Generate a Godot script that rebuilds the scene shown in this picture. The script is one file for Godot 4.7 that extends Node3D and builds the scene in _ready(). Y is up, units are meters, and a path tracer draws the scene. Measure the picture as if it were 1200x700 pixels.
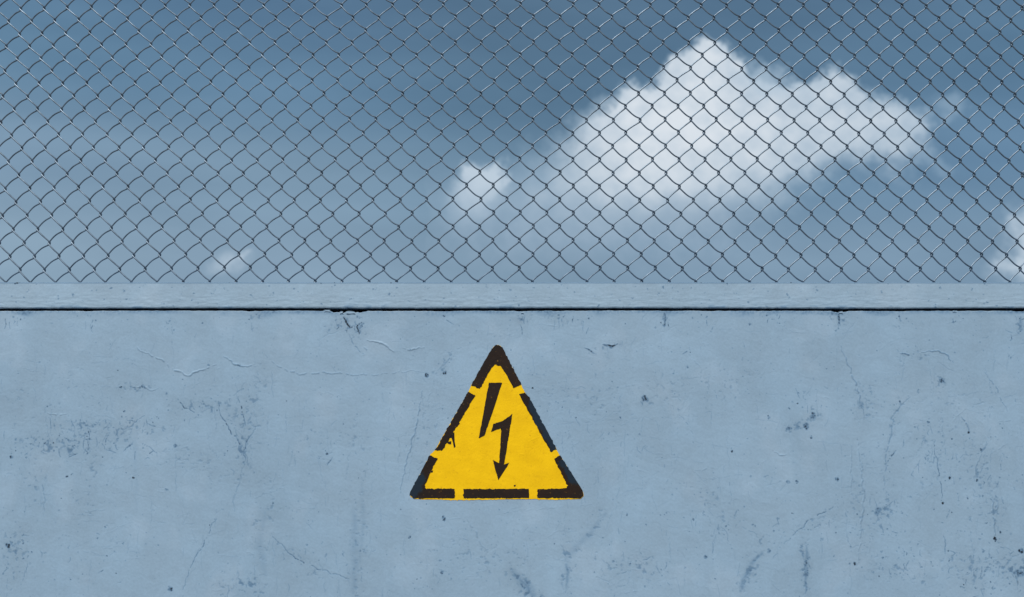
extends Node3D

# ---- the place, in metres: the wall's front stands in the plane z = 0, the camera looks along -z ----
const EYE := Vector3(0, 1.6, 2.07)
const PITCH := 8.4
const FOCAL := 1050.0            # of a 1200 x 700 picture
const COPING_TOP := 1.944
const COPING_LOW := 1.8829
const WALL_TOP := 1.8767
const WALL_DEPTH := 0.2
const HALF_LENGTH := 4.0
const FENCE_Z := -0.1
const TEX_W := 2048
const TEX_H := 540
const TEX_SPAN := 2.6            # metres of wall across the paint texture
var ppm := TEX_W / TEX_SPAN
var tex_top := 1.885
var rng := RandomNumberGenerator.new()


# A point of the survey sketch of the wall (taken square by square from the photograph), as metres on the wall's face.
func on_wall(sx: float, sy: float) -> Vector2:
	var a := deg_to_rad(PITCH)
	var u := (sx - 600.0) / FOCAL
	var v := (350.0 - sy) / FOCAL
	var depth := cos(a) - v * sin(a)
	return Vector2(EYE.x + u / depth * EYE.z, EYE.y + (v * cos(a) + sin(a)) / depth * EYE.z)


func tag(o: Node, label: String, category: String, kind := "") -> void:
	if label:
		o.set_meta("label", label)
	if category:
		o.set_meta("category", category)
	if kind:
		o.set_meta("kind", kind)


func commit(called: String, st: SurfaceTool, m: Material, parent: Node) -> MeshInstance3D:
	var o := MeshInstance3D.new()
	o.name = called
	o.mesh = st.commit()
	o.material_override = m
	parent.add_child(o, true)
	return o


func begin() -> SurfaceTool:
	var st := SurfaceTool.new()
	st.begin(Mesh.PRIMITIVE_TRIANGLES)
	return st


func noise(s: int, frequency: float, octaves := 4) -> FastNoiseLite:
	var n := FastNoiseLite.new()
	n.seed = s
	n.noise_type = FastNoiseLite.TYPE_SIMPLEX_SMOOTH
	n.frequency = frequency
	n.fractal_octaves = octaves
	return n


func _ready() -> void:
	rng.seed = 77
	camera_and_light()
	ground()
	wall()
	fence()
	sign_on_wall()


# ------------------------------------------------------------------ camera, sky, sun
func camera_and_light() -> void:
	var cam := Camera3D.new()
	cam.name = "camera"
	cam.position = EYE
	cam.rotation_degrees = Vector3(PITCH, 0, 0)
	cam.keep_aspect = Camera3D.KEEP_HEIGHT
	cam.fov = rad_to_deg(2.0 * atan(350.0 / FOCAL))
	cam.near = 0.05
	cam.far = 4000.0
	add_child(cam)
	cam.current = true

	var env := Environment.new()
	env.background_mode = Environment.BG_SKY
	env.tonemap_mode = Environment.TONE_MAPPER_LINEAR
	env.tonemap_exposure = 1.15
	env.background_energy_multiplier = 1.0
	env.sdfgi_enabled = true
	env.ssao_enabled = true
	env.ssil_enabled = true
	var sm := PanoramaSkyMaterial.new()
	sm.panorama = sky_picture()
	sm.energy_multiplier = 1.0 / 1.15
	var sky := Sky.new()
	sky.sky_material = sm
	env.sky = sky
	var we := WorldEnvironment.new()
	we.name = "world_environment"
	we.environment = env
	add_child(we)

	var sun := DirectionalLight3D.new()
	sun.name = "sun"
	sun.light_color = Color(1.0, 0.965, 0.92)
	sun.light_energy = 1.6
	sun.light_angular_distance = 0.6
	sun.shadow_enabled = true
	sun.rotation_degrees = Vector3(-61, -22, 0)
	add_child(sun)


# The clear sky between the clouds: darker overhead, paling into haze towards the horizon, the haze banked a little higher in one direction.
func clear_sky(az: float, el: float) -> Vector3:
	var rows := [
		[Vector3(88, 121, 151), Vector3(86, 117, 146), Vector3(81, 110, 136), Vector3(84, 114, 141), Vector3(88, 118, 146)],
		[Vector3(99, 133, 161), Vector3(97, 130, 158), Vector3(89, 120, 146), Vector3(89, 120, 147), Vector3(91, 124, 152)],
		[Vector3(123, 151, 175), Vector3(123, 151, 174), Vector3(115, 145, 169), Vector3(108, 139, 165), Vector3(101, 134, 163)],
		[Vector3(136, 162, 183), Vector3(133, 159, 181), Vector3(128, 155, 177), Vector3(125, 152, 175), Vector3(121, 149, 173)],
	]
	var x := clampf((az / 0.5236 + 1.0) * 2.0, 0.0, 3.999)
	var y := clampf((0.466 - el) / 0.29 * 3.0, 0.0, 2.999)
	var i := int(x)
	var j := int(y)
	var fx := smoothstep(0.0, 1.0, x - i)
	var fy := smoothstep(0.0, 1.0, y - j)
	var c: Vector3 = (rows[j][i] as Vector3).lerp(rows[j][i + 1], fx).lerp((rows[j + 1][i] as Vector3).lerp(rows[j + 1][i + 1], fx), fy)
	return c.lerp(Vector3(76, 108, 142), smoothstep(0.46, 1.2, el)) / 255.0


func away(p: Vector2, poly: PackedVector2Array) -> float:      # signed distance to an outline, negative inside
	var best := 1e9
	var inside := false
	var a := poly[poly.size() - 1]
	for b in poly:
		var ab := b - a
		var ap := p - a
		best = minf(best, (ap - ab * clampf(ap.dot(ab) / ab.length_squared(), 0.0, 1.0)).length_squared())
		if (a.y > p.y) != (b.y > p.y) and p.x < (b.x - a.x) * (p.y - a.y) / (b.y - a.y) + a.x:
			inside = not inside
		a = b
	return -sqrt(best) if inside else sqrt(best)


func sky_picture() -> ImageTexture:
	# the whole sky, coarse: haze and scattered clouds
	var w := 512
	var h := 256
	var coarse := Image.create(w, h, false, Image.FORMAT_RGBF)
	var drift := noise(5, 1.0, 5)
	for y in h:
		var el := (0.5 - (y + 0.5) / h) * PI
		for x in w:
			var az := (x + 0.5) / w * TAU
			if az > PI:
				az -= TAU
			var c := clear_sky(az, el)
			var d := Vector3(sin(az) * cos(el), sin(el) * 1.8, -cos(az) * cos(el))
			var apart := smoothstep(0.62, 0.85, absf(az)) if el < 0.6 else smoothstep(0.6, 0.75, el) + (1.0 - smoothstep(0.6, 0.75, el)) * smoothstep(0.62, 0.85, absf(az))
			var cover := smoothstep(0.12, 0.42, drift.get_noise_3dv(d * 1.5)) * apart
			c = c.lerp(Vector3(0.80, 0.845, 0.885), cover * 0.85)
			coarse.set_pixel(x, y, Color(c.x, c.y, c.z).srgb_to_linear())
	coarse.resize(4096, 2048, Image.INTERPOLATE_CUBIC)
	# towards the wall, fine: the clouds' outlines in the picture's degrees
	var big := PackedVector2Array([
		Vector2(830, 42), Vector2(816, 46), Vector2(800, 64), Vector2(783, 78), Vector2(764, 98), Vector2(742, 97), Vector2(722, 110), Vector2(702, 126), Vector2(683, 137), Vector2(672, 152),
		Vector2(652, 172), Vector2(634, 192), Vector2(608, 222), Vector2(618, 256), Vector2(700, 262), Vector2(760, 252), Vector2(806, 250), Vector2(850, 244), Vector2(890, 236), Vector2(920, 224),
		Vector2(955, 202), Vector2(986, 190), Vector2(1015, 186), Vector2(1048, 194), Vector2(1072, 180), Vector2(1088, 162), Vector2(1094, 144), Vector2(1076, 128), Vector2(1050, 118), Vector2(1030, 112),
		Vector2(1014, 104), Vector2(1000, 92), Vector2(982, 81), Vector2(966, 84), Vector2(952, 96), Vector2(930, 102), Vector2(908, 98), Vector2(884, 92), Vector2(868, 70), Vector2(852, 52), Vector2(842, 44)])
	var puff := PackedVector2Array([Vector2(538, 206), Vector2(545, 194), Vector2(558, 187), Vector2(570, 191), Vector2(584, 187), Vector2(594, 196), Vector2(597, 212), Vector2(588, 232), Vector2(574, 250), Vector2(545, 266), Vector2(524, 250), Vector2(530, 222)])
	var rough := noise(11, 1.0 / 46.0, 5)
	var fine := noise(12, 1.0 / 26.0, 4)
	var wisp := noise(14, 1.0 / 11.0, 3)
	var streak := noise(13, 1.0 / 260.0, 4)
	var tilt := deg_to_rad(PITCH)
	var y0 := int((0.5 - 0.56 / PI) * 2048)
	var y1 := int((0.5 - 0.09 / PI) * 2048)
	for y in range(y0, y1):
		var el := (0.5 - (y + 0.5) / 2048.0) * PI
		for k in range(-430, 430):
			var az := (k + 0.5) / 4096.0 * TAU
			var d := Vector3(sin(az) * cos(el), sin(el), -cos(az) * cos(el))
			var ahead := d.y * sin(tilt) - d.z * cos(tilt)
			var p := Vector2(600.0 + FOCAL * d.x / ahead, 350.0 - FOCAL * (d.y * cos(tilt) + d.z * sin(tilt)) / ahead)
			var c := clear_sky(az, el)
			var near := smoothstep(0.66, 0.56, absf(az)) * smoothstep(0.55, 0.47, el)
			# thin bands of haze, slanting
			var s := streak.get_noise_2d(p.x * 0.55 + p.y * 0.5, p.y * 2.6 - p.x * 0.35)
			c += Vector3(0.034, 0.036, 0.036) * s * near
			var wob := Vector2(rough.get_noise_2dv(p), rough.get_noise_2dv(p + Vector2(400, 170)))
			var q := p + wob * 10.0
			var f1 := fine.get_noise_2dv(p)
			# the big cloud
			if q.x > 500.0 and q.x < 1190.0 and q.y > -20.0 and q.y < 350.0:
				var e := away(q, big)
				var low := clampf(smoothstep(140.0, 265.0, q.y - maxf(0.0, 700.0 - q.x) * -0.35), 0.0, 1.0)
				var left := smoothstep(760.0, 640.0, q.x)
				var right := smoothstep(960.0, 1090.0, q.x)
				var soft := 9.0 + 46.0 * low + 22.0 * left + 10.0 * right
				var dense := smoothstep(soft * 0.7, -soft * 0.75, e + f1 * (3.5 + 13.0 * low + 5.0 * right + 6.0 * left) + 2.2 * wisp.get_noise_2dv(p))
				dense *= 1.0 - 0.14 * left * smoothstep(120.0, 230.0, q.y) - 0.20 * low
				var core := smoothstep(8.0, -52.0, e)
				var heart := exp(-(p - Vector2(770, 178)).length_squared() / 15000.0)
				var lit := 0.44 + 0.20 * core + 0.34 * heart + 0.18 * smoothstep(130.0, 45.0, p.y) - 0.08 * right - 0.14 * left - 0.12 * low + 0.24 * rough.get_noise_2d(p.x * 1.1 + 900.0, p.y * 1.3) + 0.09 * f1
				var tint := Vector3(0.585, 0.680, 0.765).lerp(Vector3(0.870, 0.900, 0.930), clampf(lit, 0.0, 1.0))
				# haze under the cloud
				var veil := smoothstep(150.0, 10.0, away(p + wob * 30.0, big)) * smoothstep(180.0, 240.0, p.y) * smoothstep(345.0, 270.0, p.y) * smoothstep(960.0, 800.0, p.x)
				c = c.lerp(Vector3(0.615, 0.700, 0.780), 0.62 * veil * (0.8 + 0.5 * f1))
				c = c.lerp(tint, clampf(dense, 0.0, 1.0) * 0.97)
			# the small puff on its left
			if q.x > 490.0 and q.x < 640.0 and q.y > 150.0 and q.y < 300.0:
				var b1 := away(q, puff) + f1 * 7.0 + 2.5 * wisp.get_noise_2dv(p)
				var sink := smoothstep(210.0, 272.0, q.y + maxf(0.0, 560.0 - q.x) * 0.6)
				c = c.lerp(Vector3(0.76, 0.82, 0.875).lerp(Vector3(0.68, 0.755, 0.825), sink), (0.92 - 0.38 * sink) * smoothstep(7.0 + 20.0 * sink, -11.0 - 14.0 * sink, b1))
			# wisps
			var b0 := ((q - Vector2(902, 95)).rotated(-0.25) / Vector2(44.0, 19.0)).length()
			c = c.lerp(Vector3(0.71, 0.785, 0.85), 0.72 * smoothstep(1.3, 0.2, b0 + f1 * 0.45))
			var b2 := ((q - Vector2(1112, 124)).rotated(0.35) / Vector2(26.0, 17.0)).length()
			c = c.lerp(Vector3(0.66, 0.745, 0.82), 0.42 * smoothstep(1.4, 0.2, b2 + f1 * 0.5))
			var b3 := ((q - Vector2(1092, 190)).rotated(-0.6) / Vector2(30.0, 11.0)).length()
			c = c.lerp(Vector3(0.64, 0.73, 0.81), 0.35 * smoothstep(1.4, 0.2, b3 + f1 * 0.5))
			var b4 := ((p + wob * 8.0 - Vector2(268, 309)).rotated(0.2) / Vector2(38.0, 18.0)).length()
			var b6 := ((q - Vector2(284, 302)).rotated(0.5) / Vector2(15.0, 9.0)).length()
			b4 = minf(b4 + 0.25, b6 + 0.1) + f1 * 0.2 + 0.12 * wisp.get_noise_2dv(p)
			c = c.lerp(Vector3(0.70, 0.77, 0.835), 0.8 * smoothstep(1.3, 0.2, b4))
			# the cloud that begins at the right edge
			var b5 := minf(((q - Vector2(1232, 272)) / Vector2(62.0, 46.0)).length(), ((q - Vector2(1206, 312)) / Vector2(78.0, 34.0)).length() + 0.28)
			c = c.lerp(Vector3(0.755, 0.815, 0.87), 0.88 * smoothstep(1.12, 0.42, b5 + f1 * 0.2))
			# fade into the coarse sky at the patch's border
			var x := posmod(k, 4096)
			var here := Color(c.x, c.y, c.z).srgb_to_linear()
			var edge := smoothstep(430.0, 380.0, absf(k + 0.5)) * smoothstep(y0, y0 + 30.0, y) * smoothstep(y1, y1 - 20.0, y)
			coarse.set_pixel(x, y, coarse.get_pixel(x, y).lerp(here, edge))
	return ImageTexture.create_from_image(coarse)


# ------------------------------------------------------------------ ground
func ground() -> void:
	var m := StandardMaterial3D.new()
	m.resource_name = "worn concrete"
	var n := NoiseTexture2D.new()
	n.width = 512
	n.height = 512
	n.seamless = true
	n.noise = noise(31, 0.02, 5)
	var ramp := Gradient.new()
	ramp.set_color(0, Color(0.40, 0.41, 0.41))
	ramp.set_color(1, Color(0.56, 0.56, 0.55))
	n.color_ramp = ramp
	m.albedo_texture = n
	m.uv1_triplanar = true
	m.uv1_world_triplanar = true
	m.uv1_scale = Vector3(0.4, 0.4, 0.4)
	m.roughness = 0.95
	var st := begin()
	var s := 900.0
	for v in [Vector3(-s, 0, -s), Vector3(s, 0, -s), Vector3(s, 0, s), Vector3(-s, 0, -s), Vector3(s, 0, s), Vector3(-s, 0, s)]:
		st.set_normal(Vector3.UP)
		st.add_vertex(v)
	tag(commit("ground", st, m, self), "flat worn concrete ground at the foot of the blue wall", "ground", "structure")


# ------------------------------------------------------------------ paint: what the wall's coat shows
var stain := PackedFloat32Array()     # 0 clean .. 1 dark chip
var relief := PackedFloat32Array()    # millimetres
var wear := PackedFloat32Array()      # 0 whole coat .. 1 mostly rubbed off


func dab(buf: PackedFloat32Array, x: float, y: float, r: float, amount: float, height: int, most := false, firm := 1.6) -> void:
	var x0 := maxi(0, int(x - r - 1))
	var x1 := mini(TEX_W - 1, int(x + r + 1))
	var y0 := maxi(0, int(y - r - 1))
	var y1 := mini(height - 1, int(y + r + 1))
	for yy in range(y0, y1 + 1):
		for xx in range(x0, x1 + 1):
			var t := 1.0 - Vector2(xx + 0.5 - x, yy + 0.5 - y).length() / r
			if t > 0.0:
				var k := yy * TEX_W + xx
				t = minf(1.0, t * firm) * amount
				buf[k] = maxf(buf[k], t) if most else buf[k] + t


func to_tex(p: Vector2) -> Vector2:
	return Vector2((p.x + TEX_SPAN * 0.5) * ppm, (tex_top - p.y) * ppm)


# A line in the coat: dark = how much it darkens, high = how far it stands out (or in) in millimetres, wide in millimetres; it wavers, thins and breaks.
func line(points: Array, wide: float, dark: float, high: float, breaks := 0.3) -> void:
	var pts: Array[Vector2] = []
	for p in points:
		pts.append(to_tex(on_wall(p.x, p.y)))
	var phase := rng.randf() * 100.0
	var waver := noise(rng.randi() % 999, 0.03, 3)
	for i in pts.size() - 1:
		var a := pts[i]
		var b := pts[i + 1]
		var n := maxi(2, int(a.distance_to(b) / 0.8))
		var side := (b - a).orthogonal().normalized()
		for j in n:
			var t := float(j) / n
			var whole := (i + t) / (pts.size() - 1)
			phase += 0.8
			var v := waver.get_noise_1d(phase * 1.4)
			if waver.get_noise_1d(phase * 2.2 + 300.0) < -0.38 + breaks:
				continue
			var taper := 0.45 + 0.55 * sin(PI * clampf(whole, 0.03, 0.97))
			var p := a.lerp(b, t) + side * v * (3.5 if wide > 5.5 else 4.0) * minf(1.0, pts[0].distance_to(pts[-1]) / 45.0)
			var r := maxf(0.85, wide * 0.68 * ppm / 1000.0 * taper * (0.75 + 0.7 * absf(waver.get_noise_1d(phase * 3.0))))
			if dark > 0.0:
				dab(stain, p.x, p.y, r * (1.5 if wide > 5.5 else 1.0), dark * (0.6 + 0.4 * taper) * (0.62 + 0.5 * v if wide > 5.5 else 1.0), TEX_H, true, 0.9 if wide > 5.5 else 1.6)
			if high != 0.0:
				dab(relief, p.x, p.y, r * 1.3, high * 0.22, TEX_H)


# A chip, drop or smudge of about wide x tall millimetres, its edge ragged.
func blot(sx: float, sy: float, wide: float, tall: float, dark: float, high := 0.0, slant := 0.0) -> void:
	var c := to_tex(on_wall(sx, sy))
	var rx := wide * 0.5 * ppm / 1000.0
	var ry := tall * 0.5 * ppm / 1000.0
	var n := 5 + int((rx + ry) * 1.1)
	for i in n:
		var a := rng.randf() * TAU
		var d := sqrt(rng.randf()) * 0.8
		var o := Vector2(cos(a) * rx * d, sin(a) * ry * d).rotated(slant)
		var r := maxf(0.8, minf(rx, ry) * rng.randf_range(0.4, 0.9))
		dab(stain, c.x + o.x, c.y + o.y, r, dark * rng.randf_range(0.55, 1.0), TEX_H, true)
		if high != 0.0:
			dab(relief, c.x + o.x, c.y + o.y, r, high / n * 2.0, TEX_H)


# A patch where the coat is rubbed through in flecks: half width, half height, how much, slant.
func rub(sx: float, sy: float, rx: float, ry: float, much: float, slant := 0.0) -> void:
	var c := to_tex(on_wall(sx, sy))
	var k := 0.0021 * ppm
	var n := maxi(1, int(maxf(rx, ry) / minf(rx, ry) * 2.5))
	for i in n:
		var t := (i + 0.5) / n * 2.0 - 1.0
		var o := Vector2(t * rx, 0) if rx > ry else Vector2(0, t * ry)
		o = (o + Vector2(rng.randfn(), rng.randfn()) * minf(rx, ry) * 0.3).rotated(slant) * k
		dab(wear, c.x + o.x, c.y + o.y, minf(rx, ry) * k * rng.randf_range(1.0, 1.7), much * (1.0 - 0.4 * absf(t)), TEX_H, true, 1.1)


# Many short scratches and specks strewn round a place.
func strew(sx: float, sy: float, rx: float, ry: float, count: int, dark: float, upright := 0.5) -> void:
	for i in int(count * 0.9):
		var x := sx + rng.randfn() * rx * 0.5
		var y := sy + rng.randfn() * ry * 0.5
		if y < 368.0:
			continue
		if rng.randf() < 0.55:
			blot(x, y, rng.randf_range(1.8, 6.0), rng.randf_range(1.8, 6.0), dark * rng.randf_range(0.3, 1.1), -0.15, rng.randf())
		else:
			var l := rng.randf_range(3.0, 13.0)
			var dir := Vector2.DOWN.rotated(rng.randfn() * 0.25) if rng.randf() < upright else Vector2.RIGHT.rotated(rng.randfn() * 0.7)
			line([Vector2(x, y), Vector2(x, y) + dir * l * 0.5 + Vector2(rng.randfn(), rng.randfn()), Vector2(x, y) + dir * l], rng.randf_range(1.2, 2.6), dark * rng.randf_range(0.3, 0.8), -0.12, 0.1)


func V(x: float, y: float) -> Vector2:
	return Vector2(x, y)


func wear_of_wall() -> void:
	stain.resize(TEX_W * TEX_H)
	relief.resize(TEX_W * TEX_H)
	wear.resize(TEX_W * TEX_H)
	# ridges where the coat has wrinkled or was trowelled
	line([V(160, 408), V(186, 420), V(200, 432), V(220, 440), V(240, 432), V(256, 428)], 4, 0.12, 0.9, 0.05)
	line([V(262, 418), V(276, 428), V(300, 430)], 3.5, 0.2, 0.8, 0.1)
	line([V(310, 414), V(326, 430), V(350, 438), V(382, 437), V(420, 440), V(492, 434)], 3.5, 0.14, 0.55, 0.2)
	line([V(430, 398), V(448, 402), V(462, 413)], 4, 0.1, 1.0, 0.05)
	line([V(472, 408), V(482, 410), V(498, 408)], 3.5, 0.1, 0.9, 0.1)
	line([V(424, 404), V(432, 412)], 3, 0.15, 0.7)
	line([V(152, 455), V(166, 453), V(178, 458), V(186, 456)], 3, 0.1, 0.8, 0.1)
	line([V(55, 483), V(65, 487), V(78, 486)], 3, 0.05, 0.8, 0.05)
	line([V(494, 458), V(490, 490), V(481, 522), V(468, 578)], 3.5, 0.22, 0.7, 0.0)
	line([V(545, 604), V(556, 622), V(571, 648)], 3, 0.12, 0.6, 0.1)
	line([V(985, 405), V(998, 436), V(1008, 468), V(1013, 492)], 3.5, 0.2, 0.8, 0.05)
	line([V(1004, 512), V(1010, 548), V(1012, 590), V(1006, 660)], 4, 0.1, 0.7, 0.1)
	line([V(997, 520), V(998, 580)], 3, 0.08, 0.6, 0.1)
	line([V(1080, 413), V(1100, 411), V(1112, 418), V(1117, 426)], 3, 0.3, 0.9, 0.1)
	line([V(1055, 414), V(1065, 416), V(1074, 413)], 4, 0.4, 0.7, 0.3)
	line([V(1127, 488), V(1133, 496), V(1136, 508)], 3.5, 0.25, 0.9, 0.0)
	line([V(1154, 436), V(1166, 452), V(1180, 482)], 2.5, 0.25, 0.4, 0.2)
	line([V(1163, 586), V(1165, 604), V(1166, 628)], 4, 0.2, 0.9, 0.0)
	line([V(1170, 586), V(1168, 604)], 3, 0.15, 0.8, 0.0)
	line([V(905, 528), V(914, 534), V(924, 532)], 3, 0.1, 0.7, 0.1)
	line([V(724, 403), V(716, 406), V(706, 404)], 5, 0.55, 0.4, 0.0)
	line([V(685, 408), V(692, 411), V(699, 415)], 4, 0.4, 0.3, 0.0)
	line([V(800, 415), V(806, 411)], 3, 0.35, 0.3, 0.0)
	# cracks and scratches
	line([V(208, 468), V(216, 478), V(228, 484)], 2.85, 0.43, -0.6, 0.18)
	line([V(255, 474), V(262, 494), V(272, 508), V(285, 524), V(291, 545)], 2.85, 0.40, -0.6, 0.14)
	line([V(279, 465), V(283, 480), V(287, 500)], 2.85, 0.43, -0.5, 0.22)
	line([V(300, 500), V(290, 516), V(286, 530), V(287, 546)], 3.325, 0.32, -0.5, 0.14)
	line([V(290, 535), V(278, 570), V(272, 590)], 2.375, 0.18, -0.3, 0.15)
	line([V(145, 505), V(157, 496), V(170, 488)], 2.85, 0.29, -0.4, 0.14)
	line([V(145, 530), V(154, 522), V(168, 520)], 3.8, 0.36, -0.4, 0.14)
	line([V(172, 534), V(180, 528)], 2.85, 0.47, -0.3, 0.14)
	line([V(253, 606), V(246, 624), V(237, 640), V(228, 656), V(214, 692)], 2.375, 0.36, -0.5, 0.18)
	line([V(319, 628), V(334, 644), V(346, 656), V(358, 661), V(376, 668), V(411, 679)], 2.66, 0.36, -0.6, 0.12)
	line([V(48, 550), V(51, 570), V(52, 600)], 2.85, 0.22, -0.2, 0.22)
	line([V(115, 672), V(122, 667)], 2.375, 0.43, -0.2, 0.14)
	line([V(982, 592), V(966, 600), V(946, 612), V(926, 632)], 2.66, 0.36, -0.5, 0.18)
	line([V(926, 632), V(912, 644), V(900, 648)], 2.375, 0.22, -0.3, 0.3)
	line([V(1066, 466), V(1056, 476), V(1046, 488), V(1044, 510), V(1038, 540), V(1036, 575)], 3.8, 0.22, -0.3, 0.14)
	line([V(1050, 528), V(1040, 542)], 3.325, 0.40, -0.3, 0.14)
	line([V(1095, 516), V(1099, 545), V(1103, 572), V(1105, 588)], 2.47, 0.36, -0.3, 0.14)
	line([V(1150, 532), V(1144, 548), V(1144, 560)], 2.47, 0.22, 0.5, 0.14)
	line([V(1106, 625), V(1109, 640), V(1108, 650)], 2.85, 0.29, -0.3, 0.14)
	line([V(674, 490), V(680, 500)], 2.09, 0.22, -0.2, 0.14)
	line([V(796, 486), V(806, 498), V(812, 510)], 2.28, 0.20, -0.3, 0.22)
	line([V(870, 618), V(888, 627)], 1.9, 0.22, -0.2, 0.2)
	line([V(846, 617), V(851, 624), V(856, 640)], 1.9, 0.25, -0.3, 0.22)
	line([V(532, 411), V(524, 424), V(512, 434)], 3.8, 0.20, 0.0, 0.22)
	line([V(389, 536), V(383, 546)], 2.85, 0.36, -0.3, 0.14)
	line([V(250, 612), V(225, 660)], 1.9, 0.14, -0.2, 0.2)
	line([V(690, 500), V(720, 484), V(745, 470)], 1.52, 0.07, -0.2, 0.3)
	line([V(640, 498), V(700, 494), V(770, 490), V(860, 487)], 1.33, 0.10, -0.2, 0.42)
	line([V(880, 492), V(915, 494)], 1.33, 0.14, -0.2, 0.3)
	line([V(590, 600), V(640, 596), V(700, 591)], 1.52, 0.06, 0.4, 0.35)
	line([V(478, 560), V(484, 520), V(500, 470), V(520, 432)], 1.9, 0.07, 0.5, 0.3)
	line([V(690, 560), V(672, 520), V(650, 470)], 1.9, 0.07, 0.4, 0.35)
	line([V(60, 540), V(140, 548), V(250, 541)], 1.33, 0.12, -0.2, 0.45)
	line([V(40, 580), V(110, 577), V(190, 584)], 1.235, 0.10, -0.2, 0.45)
	line([V(350, 500), V(372, 540), V(390, 600)], 1.425, 0.09, -0.2, 0.4)
	# chips and drops
	for c in [[141, 454, 12, 5, 0.8, 0.15], [168, 453, 16, 6, 0.55, 0.0], [280, 428, 7, 6, 0.7, 0.0], [244, 428, 7, 4, 0.5, 0.0], [78, 559, 6, 5, 0.95, 0.0], [84, 556, 6, 3, 0.55, -0.5], [156, 560, 6, 4, 0.95, 0.0],
			[205, 523, 8, 8, 0.5, 0.0], [195, 574, 11, 5, 0.45, 0.2], [13, 536, 12, 7, 0.55, 0.0], [8, 640, 12, 11, 0.6, 0.0], [27, 637, 5, 4, 0.7, 0.0], [27, 655, 4, 4, 0.6, 0.0], [199, 690, 16, 10, 0.5, 0.3], [125, 652, 4, 3, 0.5, 0.0],
			[46, 425, 4, 3, 0.5, 0.0], [123, 618, 4, 4, 0.6, 0.0], [500, 440, 10, 10, 0.62, 0.0], [521, 437, 9, 8, 0.55, 0.0], [383, 532, 7, 6, 0.5, 0.4], [520, 608, 7, 14, 0.55, -0.25], [480, 630, 5, 11, 0.65, 0.6], [518, 671, 6, 7, 0.55, 0.0],
			[320, 590, 4, 4, 0.7, 0.0], [422, 646, 4, 6, 0.6, 0.0], [755, 467, 11, 12, 0.55, 0.0], [711, 405, 18, 6, 0.5, -0.2], [806, 430, 6, 6, 0.4, 0.0], [624, 455, 4, 5, 0.6, 0.0], [675, 490, 5, 3, 0.55, -0.5], [727, 490, 4, 7, 0.5, 0.0],
			[858, 529, 5, 5, 0.8, 0.0], [827, 653, 8, 8, 0.5, 0.6], [813, 609, 4, 6, 0.75, 0.0], [851, 617, 4, 4, 0.5, 0.0], [735, 603, 4, 8, 0.45, 0.3], [788, 580, 4, 4, 0.4, 0.0], [924, 503, 20, 9, 0.5, -0.5], [945, 500, 12, 14, 0.48, 0.3],
			[953, 487, 13, 15, 0.52, 0.4], [936, 496, 14, 6, 0.32, -0.6], [951, 513, 5, 12, 0.5, 0.1], [1104, 446, 12, 11, 0.55, 0.4], [1088, 495, 6, 6, 0.55, 0.0], [1076, 459, 6, 13, 0.3, 0.2], [1105, 590, 6, 6, 0.9, 0.0], [1113, 560, 7, 6, 0.8, 0.0],
			[1145, 563, 7, 6, 0.85, 0.0], [1166, 632, 7, 13, 1.0, -0.2], [1136, 507, 6, 6, 0.75, 0.0], [1002, 661, 7, 6, 0.9, 0.0], [996, 661, 4, 5, 0.5, 0.0], [981, 562, 9, 8, 0.55, 0.0], [1029, 600, 13, 20, 0.4, 0.3], [945, 668, 9, 50, 0.42, 0.0],
			[1197, 646, 10, 12, 0.75, -0.6], [1194, 672, 26, 14, 0.5, 0.0], [929, 602, 10, 3, 0.6, 0.1], [912, 608, 8, 5, 0.35, 0.0], [1116, 515, 5, 6, 0.45, 0.0], [1150, 527, 6, 8, 0.5, 0.0], [1055, 471, 5, 5, 0.6, 0.0], [901, 646, 10, 9, 0.45, 0.0],
			[925, 479, 5, 5, 0.5, 0.0], [935, 473, 8, 3, 0.5, 0.0], [901, 489, 6, 10, 0.45, 0.0], [1010, 476, 9, 20, 0.3, 0.0], [924, 565, 8, 8, 0.4, 0.0], [934, 565, 6, 9, 0.5, 0.0], [237, 379, 5, 5, 0.5, 0.0], [879, 380, 6, 5, 0.6, 0.0]]:
		blot(c[0], c[1], c[2], c[3], c[4], -0.3 if c[4] > 0.45 else 0.0, c[5])
	# weeping stains
	line([V(710, 602), V(694, 622), V(680, 638), V(666, 652), V(664, 692)], 11, 0.2, 0.0, 0.05)
	line([V(664, 650), V(664, 690)], 6, 0.4, 0.0, 0.1)
	line([V(600, 668), V(614, 684), V(626, 699)], 16, 0.38, 0.0, 0.0)
	line([V(893, 648), V(882, 660), V(870, 682), V(866, 699)], 9, 0.36, 0.0, 0.1)
	line([V(414, 600), V(416, 640), V(414, 699)], 14, 0.16, 0.0, 0.1)
	line([V(424, 560), V(426, 610), V(421, 660)], 7, 0.14, 0.0, 0.2)
	line([V(946, 640), V(945, 660), V(944, 696)], 6, 0.5, 0.0, 0.0)
	line([V(310, 600), V(304, 640), V(312, 680)], 12, 0.12, 0.0, 0.2)
	line([V(160, 478), V(158, 540), V(160, 600)], 8, 0.08, 0.0, 0.2)
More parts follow.
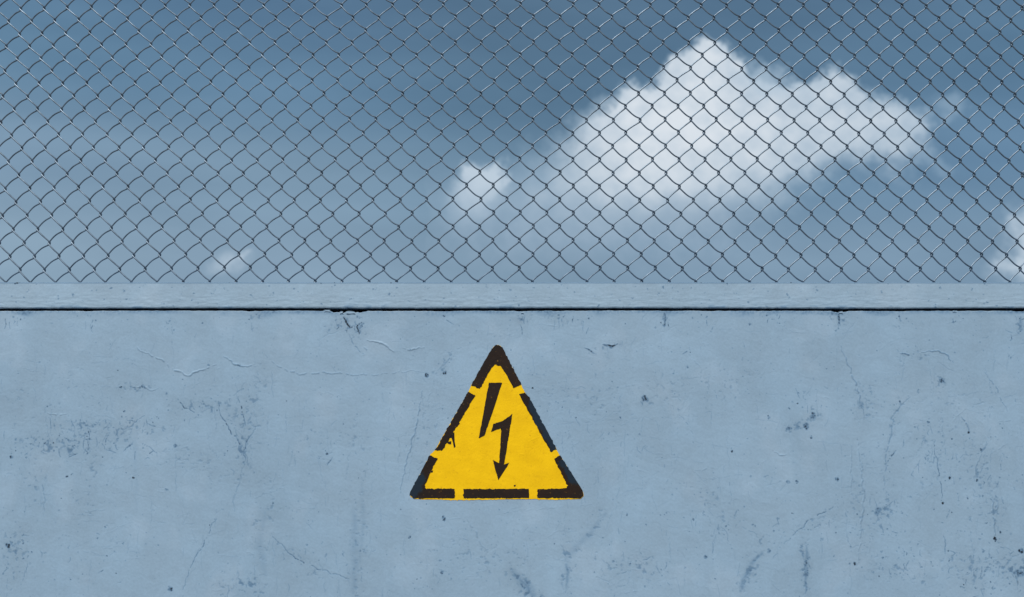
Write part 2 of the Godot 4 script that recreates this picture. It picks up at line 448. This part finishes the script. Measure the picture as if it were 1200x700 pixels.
	# where the coat is rubbed
	for c in [[100, 500, 36, 9, 0.58, 0.0], [150, 512, 44, 13, 0.5, -0.2], [66, 524, 40, 12, 0.6, 0.1], [160, 455, 26, 6, 0.5, 0.05], [240, 478, 34, 10, 0.5, 0.1], [286, 520, 9, 34, 0.62, 0.0], [300, 470, 12, 40, 0.42, 0.0],
			[18, 645, 14, 26, 0.55, 0.0], [40, 560, 14, 30, 0.4, 0.0], [108, 560, 8, 40, 0.42, 0.0], [290, 690, 22, 12, 0.6, 0.0], [230, 540, 40, 20, 0.33, 0.0], [310, 610, 14, 50, 0.36, 0.0], [418, 640, 12, 56, 0.42, 0.0], [345, 655, 34, 12, 0.4, 0.4],
			[520, 425, 8, 20, 0.5, 0.6], [400, 520, 40, 20, 0.34, 0.0], [612, 684, 8, 26, 0.7, -0.7], [665, 660, 8, 34, 0.55, 0.0], [690, 622, 10, 26, 0.45, 0.6], [712, 406, 14, 4, 0.6, -0.2], [690, 470, 44, 20, 0.33, 0.2], [755, 467, 7, 7, 0.7, 0.0],
			[740, 665, 40, 12, 0.45, 0.0], [850, 600, 30, 30, 0.36, 0.0], [882, 665, 10, 28, 0.62, 0.5], [940, 496, 22, 8, 0.6, -0.6], [952, 488, 8, 10, 0.6, 0.4], [1012, 478, 10, 24, 0.5, 0.0], [1050, 490, 8, 24, 0.5, 0.3], [1040, 545, 7, 30, 0.4, 0.1],
			[1029, 602, 12, 18, 0.6, 0.3], [960, 612, 26, 8, 0.45, -0.6], [944, 665, 5, 30, 0.75, 0.0], [1010, 600, 12, 60, 0.4, 0.0], [1090, 530, 24, 40, 0.36, 0.0], [1148, 560, 20, 40, 0.42, 0.0], [1166, 600, 10, 40, 0.46, 0.0], [1150, 670, 44, 24, 0.46, 0.0],
			[1192, 668, 16, 14, 0.72, 0.0], [1060, 670, 34, 18, 0.42, 0.0], [1104, 447, 9, 9, 0.6, 0.0], [1075, 415, 24, 7, 0.45, 0.0], [405, 380, 20, 10, 0.62, 0.0], [300, 370, 12, 6, 0.6, 0.0], [655, 374, 12, 6, 0.55, 0.0], [612, 374, 10, 7, 0.55, 0.0],
			[984, 374, 9, 8, 0.65, 0.0], [780, 374, 5, 10, 0.65, 0.0], [1196, 380, 6, 12, 0.6, 0.0], [60, 470, 60, 30, 0.26, 0.0], [560, 650, 50, 24, 0.33, 0.0], [500, 500, 16, 50, 0.30, 0.25], [830, 450, 60, 30, 0.28, 0.0], [1130, 470, 40, 40, 0.30, 0.0]]:
		rub(c[0], c[1], c[2], c[3], c[4], c[5])
	# scuffed areas
	strew(105, 502, 60, 20, 70, 0.5, 0.7)
	strew(62, 522, 40, 22, 44, 0.58)
	strew(150, 515, 50, 26, 44, 0.58)
	strew(22, 520, 22, 40, 22, 0.4)
	strew(235, 478, 60, 30, 34, 0.42)
	strew(282, 520, 20, 40, 30, 0.4)
	strew(300, 470, 40, 60, 16, 0.32)
	strew(20, 650, 26, 40, 26, 0.48)
	strew(120, 640, 90, 50, 22, 0.4)
	strew(280, 680, 40, 20, 18, 0.34)
	strew(400, 520, 70, 50, 36, 0.34)
	strew(360, 650, 80, 40, 24, 0.34)
	strew(420, 660, 24, 50, 28, 0.3, 0.9)
	strew(540, 660, 60, 40, 22, 0.34)
	strew(700, 470, 60, 50, 26, 0.34)
	strew(740, 660, 60, 30, 34, 0.48)
	strew(840, 600, 50, 50, 34, 0.48)
	strew(800, 440, 80, 50, 22, 0.36)
	strew(760, 540, 60, 50, 18, 0.34)
	strew(950, 470, 40, 40, 22, 0.38)
	strew(1010, 470, 40, 20, 26, 0.4, 0.8)
	strew(1020, 610, 60, 40, 60, 0.42)
	strew(1090, 520, 50, 50, 46, 0.45, 0.8)
	strew(1150, 600, 50, 80, 90, 0.48, 0.6)
	strew(1160, 670, 50, 30, 60, 0.55)
	strew(1060, 660, 60, 40, 46, 0.48)
	strew(930, 620, 40, 40, 22, 0.4)
	strew(1160, 450, 50, 60, 26, 0.36)
	# along the joint under the coping
	for c in [[20, 369], [102, 372], [198, 369], [296, 369], [405, 372], [418, 378], [523, 369], [608, 370], [655, 371], [686, 368], [780, 371], [826, 368], [912, 368], [984, 372], [1050, 368], [1120, 369], [1192, 374]]:
		strew(c[0], c[1] + 4.0, 12, 12, 9, 0.6, 0.7)
	line([V(779, 366), V(780, 376), V(779, 384)], 4, 0.5, 0.0, 0.0)
	line([V(984, 366), V(983, 374), V(985, 382)], 5, 0.5, -0.3, 0.0)
	line([V(403, 372), V(406, 379), V(410, 386)], 5, 0.7, -0.5, 0.1)
	line([V(424, 378), V(419, 383), V(421, 392)], 4, 0.6, -0.5, 0.1)
	line([V(1196, 372), V(1198, 388)], 7, 0.5, 0.0, 0.0)
	line([V(410, 392), V(414, 404), V(422, 414)], 3, 0.25, -0.3, 0.1)
	# specks everywhere
	for i in 1500:
		blot(rng.randf_range(-10, 1210), rng.randf_range(370, 705), rng.randf_range(1.5, 3.6), rng.randf_range(1.5, 3.6), rng.randf_range(0.12, 0.55) * (1.0 if rng.randf() < 0.3 else 0.5), -0.1)
	for i in 300:
		var x := rng.randf_range(0, 1200)
		var y := rng.randf_range(380, 690)
		line([V(x, y), V(x + rng.randfn() * 3.0, y + rng.randf_range(8, 40))], rng.randf_range(1.2, 2.4), rng.randf_range(0.04, 0.16), rng.randf_range(-0.25, 0.25), 0.25)
	for i in 420:
		var x := rng.randf_range(0, 1200)
		var y := rng.randf_range(375, 695)
		var dir := Vector2.RIGHT.rotated(rng.randfn() * 0.8 - 0.5) * rng.randf_range(6, 30)
		line([V(x, y), V(x, y) + dir * 0.5 + V(rng.randfn(), rng.randfn()), V(x, y) + dir], rng.randf_range(1.2, 3.0), rng.randf_range(0.0, 0.10), rng.randf_range(-0.35, 0.4), 0.25)
	for i in 170:
		var x := rng.randf_range(0, 1200)
		var y := rng.randf_range(380, 690)
		var l := rng.randf_range(10, 60)
		line([V(x, y), V(x + l, y + rng.randfn() * l * 0.15)], rng.randf_range(1.0, 2.0), rng.randf_range(0.02, 0.12), rng.randf_range(-0.2, 0.35), 0.35)


func paint_material(called: String, base: Vector3, height: int, seed_at: int, worn: bool) -> StandardMaterial3D:
	var im := Image.create(TEX_W, height, false, Image.FORMAT_RGB8)
	var hi := Image.create(TEX_W, height, false, Image.FORMAT_RF)
	var broad := noise(seed_at, 1.0 / 420.0, 4)
	var cloudy := noise(seed_at + 1, 1.0 / 110.0, 4)
	var brush := noise(seed_at + 2, 1.0 / 30.0, 3)
	var grain := noise(seed_at + 3, 1.0 / 6.0, 2)
	var drips := noise(seed_at + 4, 1.0 / 60.0, 4)
	var pales := noise(seed_at + 6, 1.0 / 150.0, 4)
	var smears := noise(seed_at + 7, 1.0 / 22.0, 4)
	var flake := noise(seed_at + 5, 1.0 / 13.0, 5)
	var colors := PackedByteArray()
	colors.resize(TEX_W * height * 3)
	var heights := PackedFloat32Array()
	heights.resize(TEX_W * height)
	var k := 0
	for y in height:
		for x in TEX_W:
			var b := broad.get_noise_2d(x, y)
			var c := cloudy.get_noise_2d(x, y)
			var s := brush.get_noise_2d(x * 0.35, y * 1.5)
			var g := grain.get_noise_2d(x, y)
			var smear := smears.get_noise_2d(x * 0.45 + y * 0.25 + 60.0 * c, y * 0.9 - x * 0.3)
			var v := 1.0 + 0.025 * b + 0.034 * c + 0.018 * smear + 0.004 * s + 0.022 * g
			var pale := smoothstep(0.12, 0.55, pales.get_noise_2d(x, y * 0.8) + 0.25 * c)
			var grey := 0.003 * b - 0.003 * c
			var d := 0.0
			var r := 0.0
			if worn:
				var dr := drips.get_noise_2d(x * 2.2, y * 0.25)
				v += 0.010 * dr
				d = clampf(stain[k] * 1.6 * (0.85 + 0.6 * g), 0.0, 1.0)
				r = relief[k]
				var w := wear[k]
				if w > 0.0:
					var worn_off := smoothstep(0.0, 0.40, flake.get_noise_2d(x, y) - 0.44 + w * 0.97)
					d = maxf(d, 0.55 * worn_off * minf(1.0, w * 1.6))
					r -= 0.25 * worn_off
					v -= 0.055 * w
				d = maxf(d, (0.26 + 0.5 * c + 0.3 * g) * smoothstep(17.0, 6.0, y + 6.0 * s))
			else:
				# the coping's coat: combed lengthwise, grimy along its upper arris
				var comb := brush.get_noise_2d(x * 0.9, y * 3.6)
				r += 0.38 * comb * smoothstep(10.0, 40.0, y)
				v += 0.022 * comb
				d = 0.42 * smoothstep(4.0, 1.0, y) + maxf(0.5 * smoothstep(0.46, 0.62, flake.get_noise_2d(x * 0.8, y)), 0.35 * smoothstep(0.05, 0.4, comb + c - 0.2) * smoothstep(38.0, 47.0, y))
			r += 0.04 * s + 0.05 * g + 0.22 * c + 0.13 * smear
			heights[k] = r
			var col := Vector3(base.x + grey * 1.4, base.y + grey * 0.3, base.z - grey * 0.6) * v + Vector3(0.020, 0.014, 0.011) * pale
			# bare, grimy undercoat: a deeper slate blue
			var deep := Vector3(0.21, 0.35, 0.49).lerp(Vector3(0.035, 0.06, 0.09), smoothstep(0.35, 1.0, d))
			col = col.lerp(deep, minf(1.0, d * 1.05))
			colors[k * 3] = int(clampf(col.x, 0.0, 1.0) * 255.0 + 0.5)
			colors[k * 3 + 1] = int(clampf(col.y, 0.0, 1.0) * 255.0 + 0.5)
			colors[k * 3 + 2] = int(clampf(col.z, 0.0, 1.0) * 255.0 + 0.5)
			k += 1
	im.set_data(TEX_W, height, false, Image.FORMAT_RGB8, colors)
	hi.set_data(TEX_W, height, false, Image.FORMAT_RF, heights.to_byte_array())
	var m := StandardMaterial3D.new()
	m.resource_name = called
	m.albedo_texture = ImageTexture.create_from_image(im)
	m.heightmap_enabled = true
	m.heightmap_texture = ImageTexture.create_from_image(hi)
	m.heightmap_scale = 0.1
	m.roughness = 0.62
	m.metallic_specular = 0.4
	return m


func fold(t: float) -> float:
	return pingpong(t, 1.0)


# ------------------------------------------------------------------ wall
func grid(st: SurfaceTool, xs: Array, profile: Callable, flip := false) -> void:
	# profile(x) gives the section's points [Vector2(z, y), v] from back to front; joined along x
	var before = null
	st.set_smooth_group(-1)
	for x in xs:
		var now = (profile as Callable).call(x)
		if before != null:
			for i in now[1].size() - 1:
				var q := []
				for e in [[before, i], [now, i], [now, i + 1], [before, i + 1]]:
					var p = e[0][1][e[1]]
					q.append([Vector3(e[0][0], p[1], p[0]), Vector2(fold(e[0][0] / TEX_SPAN + 0.5), p[2])])
				var order := [0, 1, 2, 0, 2, 3]
				if flip:
					order = [0, 2, 1, 0, 3, 2]
				for n in order:
					st.set_uv(q[n][1])
					st.add_vertex(q[n][0])
		before = [now[0], now[1]]


func lengths() -> Array:
	var xs := [-HALF_LENGTH, -3.9]
	var x := -2.6
	while x < -1.3:
		xs.append(x)
		x += 0.05
	x = -1.3
	while x < 1.2999:
		xs.append(x)
		x += 0.004
	x = 1.3
	while x < 2.6:
		xs.append(x)
		x += 0.05
	xs.append_array([2.6, 3.9, HALF_LENGTH])
	return xs


func wall() -> void:
	wear_of_wall()
	var root := Node3D.new()
	root.name = "painted_wall"
	add_child(root)
	tag(root, "scuffed pale blue painted wall with a narrow coping above a dark joint", "wall", "thing")
	var coat := paint_material("blue wall paint", Vector3(0.506, 0.609, 0.699), TEX_H, 41, true)
	var span := TEX_H / ppm
	# chips knocked out of the wall's upper edge: middle, half width, depth (metres)
	var chips := []
	for c in [[100, 9, 2.5], [296, 11, 4.0], [383, 10, 2.0], [396, 8, 6.0], [414, 16, 7.5], [520, 12, 2.5], [612, 9, 4.5], [655, 8, 3.0], [782, 7, 3.5], [830, 9, 2.0], [984, 9, 6.0], [1052, 10, 2.2], [1120, 8, 2.5], [1195, 9, 5.0], [20, 9, 3.0]]:
		chips.append([on_wall(c[0], 365).x, c[1] * 0.00205, (c[2] if c[2] > 5.5 else c[2] * 0.5) * 0.0007])
	var jag := noise(61, 40.0, 4)
	var wave := noise(62, 1.1, 2)
	var edge := func(x: float) -> float:
		var y := WALL_TOP + 0.0010 * jag.get_noise_1d(x) + 0.0010 * wave.get_noise_1d(x)
		for c in chips:
			var t: float = absf(x - c[0]) / c[1]
			if t < 1.0:
				y -= c[2] * sqrt(1.0 - t * t) * (0.55 + 0.9 * absf(jag.get_noise_1d(x * 3.0 + c[0] * 50.0)))
		return y
	var st := begin()
	grid(st, lengths(), func(x):
		var y: float = edge.call(x)
		var out := []
		for p in [[-0.09, y], [-0.004, y], [-0.0006, y - 0.0002], [0.0, y - 0.001], [0.0, y - 0.02], [0.0, 1.8], [0.0, tex_top - span], [0.0, tex_top - 2.0 * span], [0.0, 0.0]]:
			out.append([p[0], p[1], fold((tex_top - p[1]) / span)])
		return [x, out])
	st.generate_normals()
	commit("wall_face", st, coat, root)
	# the wall's core behind the joint, its back and ends
	var plain := StandardMaterial3D.new()
	plain.resource_name = "bare cement"
	plain.albedo_color = Color(0.22, 0.24, 0.26)
	plain.roughness = 0.95
	var core := MeshInstance3D.new()
	core.name = "wall_core"
	var cb := BoxMesh.new()
	cb.size = Vector3(HALF_LENGTH * 2.0 - 0.004, COPING_LOW + 0.002, WALL_DEPTH - 0.085)
	core.mesh = cb
	core.material_override = plain
	core.position = Vector3(0, (COPING_LOW + 0.002) * 0.5, -0.085 - (WALL_DEPTH - 0.085) * 0.5)
	root.add_child(core, true)

	var cap_h := 64
	var cap_coat := paint_material("blue coping paint", Vector3(0.530, 0.627, 0.710), cap_h, 71, false)
	var cap_span := cap_h / ppm
	st = begin()
	grid(st, lengths(), func(x):
		var low := COPING_LOW + 0.0009 * jag.get_noise_1d(x + 40.0) + 0.0012 * wave.get_noise_1d(x + 9.0)
		var top := COPING_TOP + 0.0005 * jag.get_noise_1d(x - 20.0)
		var out := []
		for p in [[-WALL_DEPTH - 0.002, low], [-WALL_DEPTH - 0.002, top], [-0.0015, top], [0.0010, top - 0.0002], [0.0015, top - 0.0007], [0.0015, low + 0.003], [0.0006, low + 0.0006], [-0.002, low], [-0.095, low + 0.003]]:
			out.append([p[0], p[1], clampf((COPING_TOP - p[1]) / cap_span, 0.02, 0.98)])
		return [x, out])
	st.generate_normals()
	commit("coping", st, cap_coat, root)
	# curled flakes of paint that cling to the edge of the joint
	for c in [[383, 364.0, 9, 1.9], [411, 366.2, 12, 3.6], [400, 366.2, 5, 3.0], [612, 366.0, 4, 1.8], [985, 366.0, 6, 2.2], [1119, 364.6, 6, 1.4]]:
		var p := on_wall(c[0], c[1])
		var f := begin()
		var ring := []
		for i in 9:
			var a := TAU * i / 9.0
			var r := rng.randf_range(0.65, 1.0)
			ring.append(Vector3(cos(a) * c[2] * 0.00105 * r, sin(a) * c[3] * 0.00105 * r, 0.0012 * cos(a) * cos(a) + rng.randf_range(0, 0.0008)))
		for i in 9:
			for v in [Vector3(0, 0, -0.0006), ring[(i + 1) % 9], ring[i]]:
				f.set_uv(Vector2(fold((p.x + v.x) / TEX_SPAN + 0.5), 0.2 + v.y))
				f.add_vertex(v)
		f.generate_normals()
		var o := commit("paint_flake", f, coat, root)
		o.position = Vector3(p.x, p.y, 0.001)


# ------------------------------------------------------------------ chain-link fence
# Where wires hook into each other: column c and row j of the weave, as metres on the fence's plane. The mesh is stretched unevenly.
func knot(c: int, j: int) -> Vector2:
	var a := (c - 39) / 40.0
	var b := j / 12.0
	var x := 0.01982 + 1.33071 * a - 0.00176 * b
	var y := 0.63937 - 0.00142 * a - 0.41553 * b
	a = clampf(a, -1.15, 1.15)
	b = clampf(b, -1.4, 1.0)
	x += 0.00202 * a * a + 0.00737 * a * b - 0.00152 * b * b - 0.04569 * a * a * a + 0.00143 * a * a * b + 0.00928 * a * b * b - 0.00241 * b * b * b
	y += -0.00601 * a * a - 0.0007 * a * b - 0.00271 * b * b + 0.00219 * a * a * a + 0.00323 * a * a * b - 0.00078 * a * b * b + 0.00031 * b * b * b
	var h := hash(Vector2i(c, j))
	var kink := 0.0021 if (h >> 16) % 23 == 0 else 0.0
	x += 0.0016 * sin(c * 0.37 + j * 0.21) * sin(j * 0.33) + kink
	y += 0.0014 * sin(c * 0.23 - j * 0.41) - kink * 0.6
	return Vector2(x + ((h & 255) / 255.0 - 0.5) * 0.0016, EYE.y + y + (((h >> 8) & 255) / 255.0 - 0.5) * 0.0014)


func fence() -> void:
	var root := Node3D.new()
	root.name = "chain_link_fence"
	add_child(root)
	root.position = Vector3(0, 0, FENCE_Z)
	tag(root, "grey galvanised chain link fence rising behind the blue wall's coping", "fence")
	var m := StandardMaterial3D.new()
	m.resource_name = "weathered galvanised wire"
	m.albedo_color = Color(0.40, 0.46, 0.53)
	m.metallic = 0.6
	m.roughness = 0.46
	var n := NoiseTexture2D.new()
	n.width = 256
	n.height = 256
	n.seamless = true
	n.noise = noise(91, 0.03, 4)
	var ramp := Gradient.new()
	ramp.set_color(0, Color(0.30, 0.37, 0.44))
	ramp.set_color(1, Color(0.60, 0.69, 0.78))
	n.color_ramp = ramp
	m.albedo_color = Color(0.8, 0.8, 0.8)
	m.albedo_texture = n
	m.uv1_triplanar = true
	m.uv1_scale = Vector3(5, 5, 5)
	for c in range(-34, 112):
		wire(root, c, -22, 9, m)


func wire(root: Node, c: int, j0: int, j1: int, m: Material) -> void:
	var rw := 0.00178
	var h := 0.0042
	var across := clampf((c + 0.5) / 79.0, -0.2, 1.2)
	var path := PackedVector3Array()
	var tilt := 0.0
	for j in range(j0, j1 + 1):
		var left := (c + j) % 2 == 0
		var k := knot(c if left else c + 1, j)
		var s := -1.0 if left else 1.0
		# the bend: a left bend comes from behind and leaves in front, a right bend the other way round
		path.append(Vector3(k.x - s * rw * 0.2, k.y + h, s * rw * 1.15))
		path.append(Vector3(k.x + s * rw * 0.95, k.y + h * 0.55, s * rw * 0.8))
		path.append(Vector3(k.x + s * rw * 1.25, k.y, 0))
		path.append(Vector3(k.x + s * rw * 0.95, k.y - h * 0.55, -s * rw * 0.8))
		path.append(Vector3(k.x - s * rw * 0.2, k.y - h, -s * rw * 1.15))
		if j == j1:
			break
		var k2 := knot(c + 1 if left else c, j + 1)
		var from := Vector3(k.x - s * rw * 0.2, k.y - h, -s * rw * 1.15)
		var to := Vector3(k2.x + s * rw * 0.2, k2.y + h, -s * rw * 1.15)
		var bow := 0.0
		var skew := 0.5
		if left:       # leaves in front, down to the right: sags
			bow = -lerpf(0.0004, 0.0047, smoothstep(0.04, 0.42, across))
			skew = 0.5
		else:          # behind, down to the left: arched
			bow = lerpf(0.0050, 0.0016, smoothstep(0.08, 0.42, across))
			skew = 0.8
		bow += (hash(Vector2i(c * 7 + 3, j)) & 255) / 255.0 * 0.0012 - 0.0006
		for i in range(1, 7):
			var t := i / 7.0
			var p := from.lerp(to, t)
			p.y += bow * sin(PI * t) * (1.0 + skew * (t - 0.5))
			p.z += (-s) * 0.0012 * sin(PI * t)
			path.append(p)
	var st := begin()
	var sides := 8
	var rings := []
	for i in path.size():
		var d := (path[mini(i + 1, path.size() - 1)] - path[maxi(i - 1, 0)]).normalized()
		var u := d.cross(Vector3(0.31, 0.22, 0.93)).normalized()
		var w := d.cross(u)
		var ring := []
		for q in sides:
			var a := TAU * q / sides
			var nrm := u * cos(a) + w * sin(a)
			ring.append([path[i] + nrm * rw, nrm])
		rings.append(ring)
	for i in rings.size() - 1:
		for q in sides:
			var r := (q + 1) % sides
			for e in [rings[i][q], rings[i + 1][r], rings[i][r], rings[i][q], rings[i + 1][q], rings[i + 1][r]]:
				st.set_normal(e[1])
				st.add_vertex(e[0])
	st.index()
	commit("wire", st, m, root)


# ------------------------------------------------------------------ the warning triangle
func rough_outline(points: Array, jitter: float, s: int, round_by := 0.0) -> PackedVector2Array:
	var n := noise(s, 120.0, 3)
	var out := PackedVector2Array()
	var pts: Array[Vector2] = []
	for p in points:
		pts.append(on_wall(470.0 + p.x * 0.3, 390.0 + p.y * 0.3))
	for i in pts.size():
		var a := pts[i]
		var b := pts[(i + 1) % pts.size()]
		var steps := maxi(1, int(a.distance_to(b) / 0.0022))
		var side := (b - a).orthogonal().normalized()
		for k in steps:
			var p := a.lerp(b, float(k) / steps)
			var o := n.get_noise_2d(p.x, p.y)
			var o2 := n.get_noise_2d(p.x * 3.1 + 7.0, p.y * 3.1)
			out.append(p + side * (o + 0.6 * o2) * jitter)
	return out


func sheet(called: String, outline: PackedVector2Array, z0: float, z1: float, m: Material, parent: Node) -> MeshInstance3D:
	var st := begin()
	var tri := Geometry2D.triangulate_polygon(outline)
	var span := TEX_H / ppm
	for i in tri.size() / 3:
		var q := [outline[tri[i * 3]], outline[tri[i * 3 + 1]], outline[tri[i * 3 + 2]]]
		if (q[1] - q[0]).cross(q[2] - q[0]) > 0.0:
			q.reverse()
		for p in q:
			st.set_normal(Vector3.BACK)
			st.set_uv(Vector2(fold(p.x / TEX_SPAN + 0.5), (tex_top - p.y) / span))
			st.add_vertex(Vector3(p.x, p.y, z1))
	for i in outline.size():
		var a := outline[i]
		var b := outline[(i + 1) % outline.size()]
		var nn := Vector3(b.y - a.y, a.x - b.x, 0).normalized()
		if Geometry2D.is_point_in_polygon((a + b) * 0.5 + Vector2(nn.x, nn.y) * 0.0003, outline):
			nn = -nn
		for v in [Vector3(a.x, a.y, z0), Vector3(b.x, b.y, z0), Vector3(b.x, b.y, z1), Vector3(a.x, a.y, z0), Vector3(b.x, b.y, z1), Vector3(a.x, a.y, z1)]:
			st.set_normal(nn)
			st.set_uv(Vector2(fold(v.x / TEX_SPAN + 0.5), (tex_top - v.y) / span))
			st.add_vertex(v)
	var o := commit(called, st, m, parent)
	return o


func sign_paint(called: String, one: Color, two: Color, specks: Color, s: int, navy := Color(0, 0, 0, 0)) -> StandardMaterial3D:
	# covers the same stretch of wall as the wall's own texture, at a quarter of its detail along x and y where nothing is painted
	var m := StandardMaterial3D.new()
	m.resource_name = called
	var n := noise(s, 1.0 / 40.0, 4)
	var g := noise(s + 1, 1.0 / 3.0, 2)
	var sp := noise(s + 2, 1.0 / 9.0, 3)
	var edge := noise(s + 3, 1.0 / 7.0, 4)
	var dirt := Color8(60, 50, 42) if navy.a > 0.5 else Color8(178, 138, 18)
	var im := Image.create(TEX_W, TEX_H, false, Image.FORMAT_RGB8)
	im.fill(one)
	# where the blue coat was brushed thinly over the stencil's rim
	var patches := [[to_tex(on_wall(482, 582)), to_tex(on_wall(492, 560))], [to_tex(on_wall(624, 476)), to_tex(on_wall(652, 526))], [to_tex(on_wall(662, 542)), to_tex(on_wall(672, 562))]]
	var x0 := int(to_tex(on_wall(470, 500)).x)
	var x1 := int(to_tex(on_wall(695, 500)).x)
	var y0 := int(to_tex(on_wall(600, 395)).y)
	var y1 := int(to_tex(on_wall(600, 600)).y)
	for y in range(y0, y1):
		for x in range(x0, x1):
			var c := one.lerp(two, clampf(0.5 + n.get_noise_2d(x, y) * 0.9, 0.0, 1.0))
			c = c.lerp(specks, smoothstep(0.5, 0.7, sp.get_noise_2d(x, y)) * 0.4)
			c = c.lerp(specks, minf(0.6, stain[y * TEX_W + x] * 0.7))
			var rub_off := edge.get_noise_2d(x, y)
			c = c.lerp(dirt, 0.14 * smoothstep(0.0, 0.6, n.get_noise_2d(x * 0.5 + 500.0, y * 0.5)) * (0.5 + rub_off))
			if navy.a > 0.5:
				c = c.lerp(Color8(150, 112, 24), 0.6 * smoothstep(0.5, 0.62, rub_off))
				for e in patches:
					var near := Geometry2D.get_closest_point_to_segment(Vector2(x, y), e[0], e[1]).distance_to(Vector2(x, y))
					c = c.lerp(navy, smoothstep(13.0, 6.0, near + 7.0 * n.get_noise_2d(x * 2.0, y * 2.0)))
			var v := 1.0 + 0.025 * g.get_noise_2d(x, y)
			im.set_pixel(x, y, Color(c.r * v, c.g * v, c.b * v))
	m.albedo_texture = ImageTexture.create_from_image(im)
	m.heightmap_enabled = true
	m.heightmap_scale = 0.1
	m.roughness = 0.72
	m.metallic_specular = 0.3
	return m


func sign_on_wall() -> void:
	var root := Node3D.new()
	root.name = "warning_sign"
	add_child(root)
	tag(root, "yellow triangular high voltage warning painted on the wall, black stencilled border and bolt arrow", "sign")
	var wall_coat: StandardMaterial3D = (get_node("painted_wall/wall_face") as MeshInstance3D).material_override
	var yellow := sign_paint("yellow stencil paint", Color8(220, 176, 2), Color8(228, 184, 5), Color8(168, 124, 20), 201)
	var black := sign_paint("black stencil paint", Color8(37, 25, 19), Color8(29, 22, 20), Color8(24, 37, 52), 211, Color8(24, 38, 52))
	yellow.heightmap_texture = wall_coat.heightmap_texture
	black.heightmap_texture = wall_coat.heightmap_texture
	var z1 := 0.0005
	var z2 := 0.0009
	sheet("yellow_triangle", rough_outline([V(372, 49), V(386, 50), V(397, 64), V(470, 205), V(485, 235), V(607, 456), V(621, 482), V(711, 622), V(713, 637), V(702, 650), V(600, 653), V(470, 650), V(220, 655), V(54, 650), V(37, 640), V(40, 620), V(114, 478), V(132, 460), V(263, 231), V(274, 206), V(361, 55)], 0.0015, 301), 0.0, z1, yellow, root)
	var border := [
		[V(273, 207), V(300, 158), V(358, 58), V(372, 50), V(386, 50), V(398, 63), V(470, 203), V(440, 216), V(400, 146), V(388, 131), V(374, 122), V(358, 131), V(308, 219)],
		[V(262, 232), V(290, 246), V(250, 312), V(165, 455), V(158, 461), V(133, 460)],
		[V(113, 478), V(142, 492), V(92, 596), V(95, 610), V(210, 611), V(210, 646), V(50, 648), V(32, 635), V(38, 618)],
		[V(243, 612), V(498, 610), V(500, 646), V(243, 647)],
		[V(533, 612), V(643, 609), V(651, 599), V(598, 493), V(622, 480), V(709, 618), V(712, 634), V(700, 647), V(533, 646)],
		[V(461, 241), V(484, 233), V(500, 252), V(608, 455), V(585, 466)],
	]
	for i in border.size():
		sheet("border_segment", rough_outline(border[i], 0.0021, 310 + i), z1 - 0.0002, z2, black, root)
	sheet("bolt", rough_outline([V(343, 196), V(395, 196), V(326, 403), V(304, 412)], 0.0011, 331), z1 - 0.0002, z2, black, root)
	sheet("bolt_arrow", rough_outline([V(435, 317), V(402, 516), V(423, 508), V(379, 577), V(358, 496), V(383, 514), V(392, 373), V(352, 388), V(361, 356), V(398, 345)], 0.0011, 332), z1 - 0.0002, z2, black, root)
	# runs and spatter of the black paint
	for p in [[V(186, 412), V(208, 388), V(209, 420), V(213, 446), V(206, 451), V(202, 425), V(197, 412)], [V(176, 428), V(196, 424), V(196, 437), V(186, 436)], [V(374, 120), V(386, 124), V(382, 131), V(372, 128)], [V(117, 541), V(125, 538), V(124, 546), V(117, 548)],
			[V(352, 128), V(358, 124), V(360, 132), V(354, 133)], [V(196, 630), V(206, 626), V(212, 640), V(200, 644)], [V(440, 596), V(448, 595), V(447, 601), V(441, 602)], [V(220, 356), V(226, 350), V(230, 356), V(223, 363)]]:
		sheet("paint_run", rough_outline(p, 0.0004, 350), z1 - 0.0002, z2 - 0.0002, black, root)
